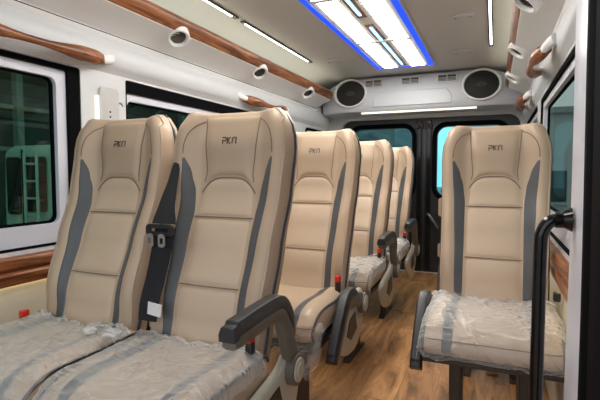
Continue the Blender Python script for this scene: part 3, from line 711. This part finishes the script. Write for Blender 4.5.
for yy in ((2.70, 3.80), (1.45, 2.56)):
    obj('wood_channel', lb(-.050, .006, yy[0], yy[1], 1.857, 1.8615), M['wood'], t, smooth=False)
    obj('centre_line', lb(-.030, -.014, yy[0]+.04, yy[1]-.05, 1.851, 1.8565), M['centre_light'], t, smooth=False)
# long cool strips either side
for nm, x, segs, wh in (('l', -.705, ((.95, 2.27), (2.42, 3.42)), ('near', 'far')), ('r', .643, ((1.2, 2.3), (2.36, 3.47)), ('near', 'far'))):
    for (a, b), w in zip(segs, wh):
        v = empty('ceiling_light_strip', (x, a, 1.88)); tag(v, '%s cool white light strip in the ceiling on the %s side' % (w, 'left' if nm == 'l' else 'right'), 'light strip', 'long cool ceiling strips')
        bm = NB(); box(bm, -.014, .014, -.03, b-a+.06, -.012, -.001); obj('channel', bm, M['darkmetal'] if nm == 'r' else M['taupe'], v, bevel=.002)
        bm = NB(); box(bm, -.006, .006, 0, b-a, -.014, -.0122); obj('diffuser', bm, M['strip_light'], v, smooth=False)
# small moulded ceiling fittings
def fitting(x, y, label, w=.075):
    t = empty('ceiling_fitting', (x, y, 1.88)); tag(t, label, 'ceiling fitting', 'small moulded oval ceiling fittings')
    bm = NB(); seg = 28; rings = []
    for rr, zz in ((1, -.0005), (.9, -.010), (.6, -.015)): rings.append([bm.verts.new((math.cos(2*PI*q/seg)*w*rr, math.sin(2*PI*q/seg)*.026*rr, zz)) for q in range(seg)])
    for A_, B_ in zip(rings, rings[1:]):
        for q in range(seg): bm.faces.new((A_[q], A_[(q+1) % seg], B_[(q+1) % seg], B_[q]))
    bm.faces.new(rings[-1]); obj('oval_plate', bm, M['white'], t)
    for e in (-1, 1):
        bm = NB(); bmesh.ops.create_uvsphere(bm, u_segments=12, v_segments=8, radius=.008)
        for v in bm.verts: v.co += Vector((e*w*.55, 0, -.014))
        obj('stud', bm, M['chrome'], t)
fitting(.50, 2.80, 'oval ceiling fitting with two studs near the right light strip')
fitting(.45, 3.60, 'oval ceiling fitting near the right rear speaker', .085)
fitting(-.51, 3.50, 'oval ceiling fitting near the left rear speaker', .085)
# ------------------------------------------------------------------ right front: white pillar, joint, black door seal, pole
def column(name, pts, z0, z1, m, nz=24, bow=None):
    bm = NB(); rings = []
    for k in range(nz+1):
        z = z0+(z1-z0)*k/nz; dx = bow(z) if bow else 0
        rings.append([bm.verts.new((x+dx, y, z)) for x, y in pts])
    n = len(pts)
    for A_, B_ in zip(rings, rings[1:]):
        for q in range(n): bm.faces.new((A_[q], A_[(q+1) % n], B_[(q+1) % n], B_[q]))
    bm.faces.new(rings[0]); bm.faces.new(rings[-1]); return struct(obj(name, bm, m, None, angle=35))
pil = [(.93, 1.44), (.900, 1.43), (.872, 1.37), (.860, 1.31), (.858, 1.24), (.858, 1.16), (.866, 1.125), (.93, 1.12)]
column('trim_7', pil, 0, 1.445, M['lilac'], bow=lambda z: .006*math.sin(z*2))
column('trim_8', [(.96, 1.46), (.895, 1.44), (.866, 1.37), (.854, 1.31), (.852, 1.24), (.852, 1.16), (.860, 1.125), (.96, 1.12)], 1.452, 1.60, M['white'], bow=lambda z: -.35*(z-1.452)**1.5)
column('trim_9', [(.96, 1.118), (.866, 1.116), (.858, 1.10), (.857, 1.06), (.866, 1.04), (.858, 1.01), (.857, .93), (.850, .80), (.96, .80)], 0, 1.62, M['gasket'], bow=lambda z: .004*math.sin(z*3))
bm = NB(); box(bm, .93, .98, .30, 1.12, 0, 1.62); struct(obj('wall_front', bm, M['gasket'], None, smooth=False))
t = empty('grab_pole', (.795, 1.24, 0)); tag(t, 'glossy black vertical grab pole bolted to the right pillar', 'grab pole')
bm = NB(); tube(bm, cr([(0, 0, .0), (0, 0, .3), (0, 0, .6), (0, 0, .80), (.004, 0, .838), (.018, 0, .862), (.040, .002, .868), (.062, .004, .870)], 6), .0155, 18); obj('tube', bm, M['gloss'], t)
bm = NB(); cyl(bm, (.030, .002, .868), (1, 0, .02), .020, .020, .016, 24); cyl(bm, (.046, .003, .869), (1, 0, .02), .020, .029, .018, 24); obj('flange', bm, M['gloss'], t)
bm = NB(); cyl(bm, (0, 0, 0), (0, 0, 1), .032, .028, .012, 24); obj('foot_plate', bm, M['gloss'], t)
# right wall bits behind the pole: belt guide, cup holder and armrest ledge
t = empty('panel_latch', (.905, 1.86, .53)); tag(t, 'small black latch on the cream panel behind the right pillar', 'latch')
bm = NB(); box(bm, -.012, .012, -.015, .015, -.015, .02); obj('body', bm, M['black'], t, bevel=.006)
# small things on the floor
def litter(loc, label, seed, r, m, group):
    bm = NB(); bmesh.ops.create_icosphere(bm, subdivisions=3, radius=r)
    for v in bm.verts:
        v.co *= 1+.8*noise.noise(v.co*70+Vector((seed, 0, 0))); v.co.z = v.co.z*.35+r*.2
    return tag(obj('dried_leaf', bm, m, None, loc=loc, angle=20), label, 'leaf', group)
M['dry'] = mat('dry_leaf', (.22, .10, .03), .8)
litter((.70, 2.35, .004), 'crumpled brown leaf on the wood floor behind the legs of the right seat', 2, .022, M['dry'], None)

# ------------------------------------------------------------------ outside
bm = NB(); box(bm, -40, 40, -20, 60, -.86, -.80); g = struct(obj('ground', bm, M['concrete'], None, smooth=False))
# shed on the left
t = empty('shed', (-9, 4, -.8)); tag(t, 'dark green industrial shed with steel posts outside the left windows', 'shed')
bm = NB(); box(bm, -1.2, -1.0, -12, 24, 0, 6.0); obj('wall_sheet', bm, M['shed'], t, smooth=False)
bm = NB(); box(bm, -1.2, 2.8, -12, 24, 6.0, 6.1); obj('roof_sheet', bm, M['shed'], t, smooth=False)
for k in range(10):
    bm = NB(); y = -9+k*3.1; box(bm, -.98, -.80, y, y+.16, 0, 5.99); obj('post', bm, M['shedbeam'], t)
bm = NB(); tube(bm, [(-.85, 5.5, 1.9), (-.85, 9.0, 4.2)], .05, 6); obj('brace', bm, M['shedbeam'], t)
for zz in (2.3, 3.3, 4.4):
    bm = NB(); box(bm, -.99, -.92, -12, 24, zz, zz+.10); obj('rail', bm, M['shedbeam'], t, smooth=False)
# parked truck outside window 1
t = empty('truck', (-4.75, 5.35, -.80)); tag(t, 'pale green truck cab parked outside the nearest left window', 'truck')
bm = NB()
P = [(-1.05, .45), (1.0, .45), (1.0, 2.08), (.9, 2.17), (-.90, 2.17), (-1.04, 2.08), (-1.06, 1.3)]
A = [bm.verts.new((-1, y, z)) for y, z in P]; B = [bm.verts.new((1, y, z)) for y, z in P]; n = len(P)
for k in range(n): bm.faces.new((A[k], A[(k+1) % n], B[(k+1) % n], B[k]))
bm.faces.new(A); bm.faces.new(B); obj('cab', bm, M['truck'], t, bevel=.06)
bm = NB(); plate(bm, rrect(-.88, -.61, 1.2, 2.0, .05), [], lambda a, b, d: Vector((a, -1.065-d, b)), .02); obj('windscreen', bm, M['truckglass'], t)
bm = NB(); plate(bm, rrect(-.53, -.10, 1.25, 2.0, .05), [], lambda a, b, d: Vector((a, -1.065-d, b)), .02); obj('window', bm, M['truckglass'], t)
bm = NB(); box(bm, -.585, -.56, -1.075, -1.055, .5, 2.1); obj('door_seam', bm, M['darkmetal'], t)
bm = NB()
for xx in (-.40, -.16): tube(bm, [(xx, -1.16, .6), (xx, -1.16, 2.05)], .020, 8)
for k in range(6): tube(bm, [(-.40, -1.16, .75+k*.23), (-.16, -1.16, .75+k*.23)], .016, 8)
obj('ladder', bm, M['truck'], t)
bm = NB(); tube(bm, [(-.98, -1.05, 1.9), (-1.12, -1.15, 1.9), (-1.12, -1.15, 1.4)], .02, 8); box(bm, -1.18, -1.06, -1.2, -1.14, 1.4, 1.8); obj('mirror', bm, M['darkmetal'], t)
for yy in (-.45, .75):
    bm = NB(); cyl(bm, (.72, yy, .42), (1, 0, 0), .42, .42, .30, 28); w = obj('wheel', bm, M['gasket'], t, bevel=.03)
    bm = NB(); cyl(bm, (1.021, yy, .42), (1, 0, 0), .22, .18, .03, 20); obj('hub', bm, M['truck'], w)
# houses behind the rear doors
def house(loc, w, d, h, m, label, cols, rows):
    t = empty('building', loc); tag(t, label, 'building', 'buildings seen through the rear windows')
    bm = NB(); box(bm, -w/2, w/2, 0, d, 0, h); obj('wall', bm, m, t, smooth=False)
    bm = NB(); box(bm, -w/2-.15, w/2+.15, -.15, d+.15, h, h+.18); obj('roof_edge', bm, M['shedbeam'], t)
    for i in range(cols):
        for j in range(rows):
            x = -w/2+(i+.5)*w/cols; z = .9+j*(h-.6)/rows
            bm = NB(); box(bm, x-.4, x+.4, -.04, 0, z, z+.95); f = obj('window', bm, M['housewin'], t)
            bm = NB(); box(bm, x-.45, x+.45, -.10, -.045, z-.09, z-.02); obj('sill', bm, M['house'], f)
    return t
house((-3.3, 11, -.8), 3.5, 4, 7.2, M['house_dark'], 'dark building seen through the left rear window', 4, 3)
house((2.3, 16, -.8), 5.0, 4, 3.6, M['house'], 'low pale building seen through the right rear window', 3, 1)
house((6.8, 4, -.8), 3.0, 6, 4.6, M['house'], 'pale building outside the right windows', 2, 2).rotation_euler = (0, 0, 0)
t = empty('shrub', (.1, 7.5, -.8)); tag(t, 'small green shrub outside the right rear door', 'shrub')
bm = NB()
for k in range(260):
    d = Vector((random.gauss(0, 1), random.gauss(0, 1), random.gauss(0, 1))).normalized()*random.uniform(.2, .55)
    c = Vector((d.x, d.y, .95+d.z*1.2)); a = Vector((random.gauss(0, 1), random.gauss(0, 1), random.gauss(0, 1))).normalized()*.09; b = a.orthogonal().normalized()*.04
    bm.faces.new([bm.verts.new(c+q) for q in (a, b, -a, -b)])
obj('foliage', bm, M['leaf'], t, smooth=False)
bm = NB(); tube(bm, [(0, 0, 0), (.02, 0, .5), (0, .02, 1.0)], [.04, .03, .015], 8); obj('stem', bm, M['dry'], t)

# ------------------------------------------------------------------ world, camera, view
w = bpy.data.worlds.new('World'); S.world = w; w.use_nodes = True; nt = w.node_tree
bg = nt.nodes['Background']; bg.inputs[0].default_value = (.88, .94, 1.0, 1); bg.inputs[1].default_value = 1.1
cam = bpy.data.cameras.new('Camera'); co = bpy.data.objects.new('Camera', cam); COL.objects.link(co); S.camera = co
cam.sensor_width = 36; cam.lens = 455/600*36; cam.clip_start = .02
co.location = (.69, 0, .98); co.rotation_euler = (math.radians(90-3.4), 0, math.radians(23.2))
S.view_settings.view_transform = 'Standard'; S.view_settings.look = 'None'; S.view_settings.gamma = 1; S.view_settings.use_curve_mapping = False
S.view_settings.exposure = 0.46
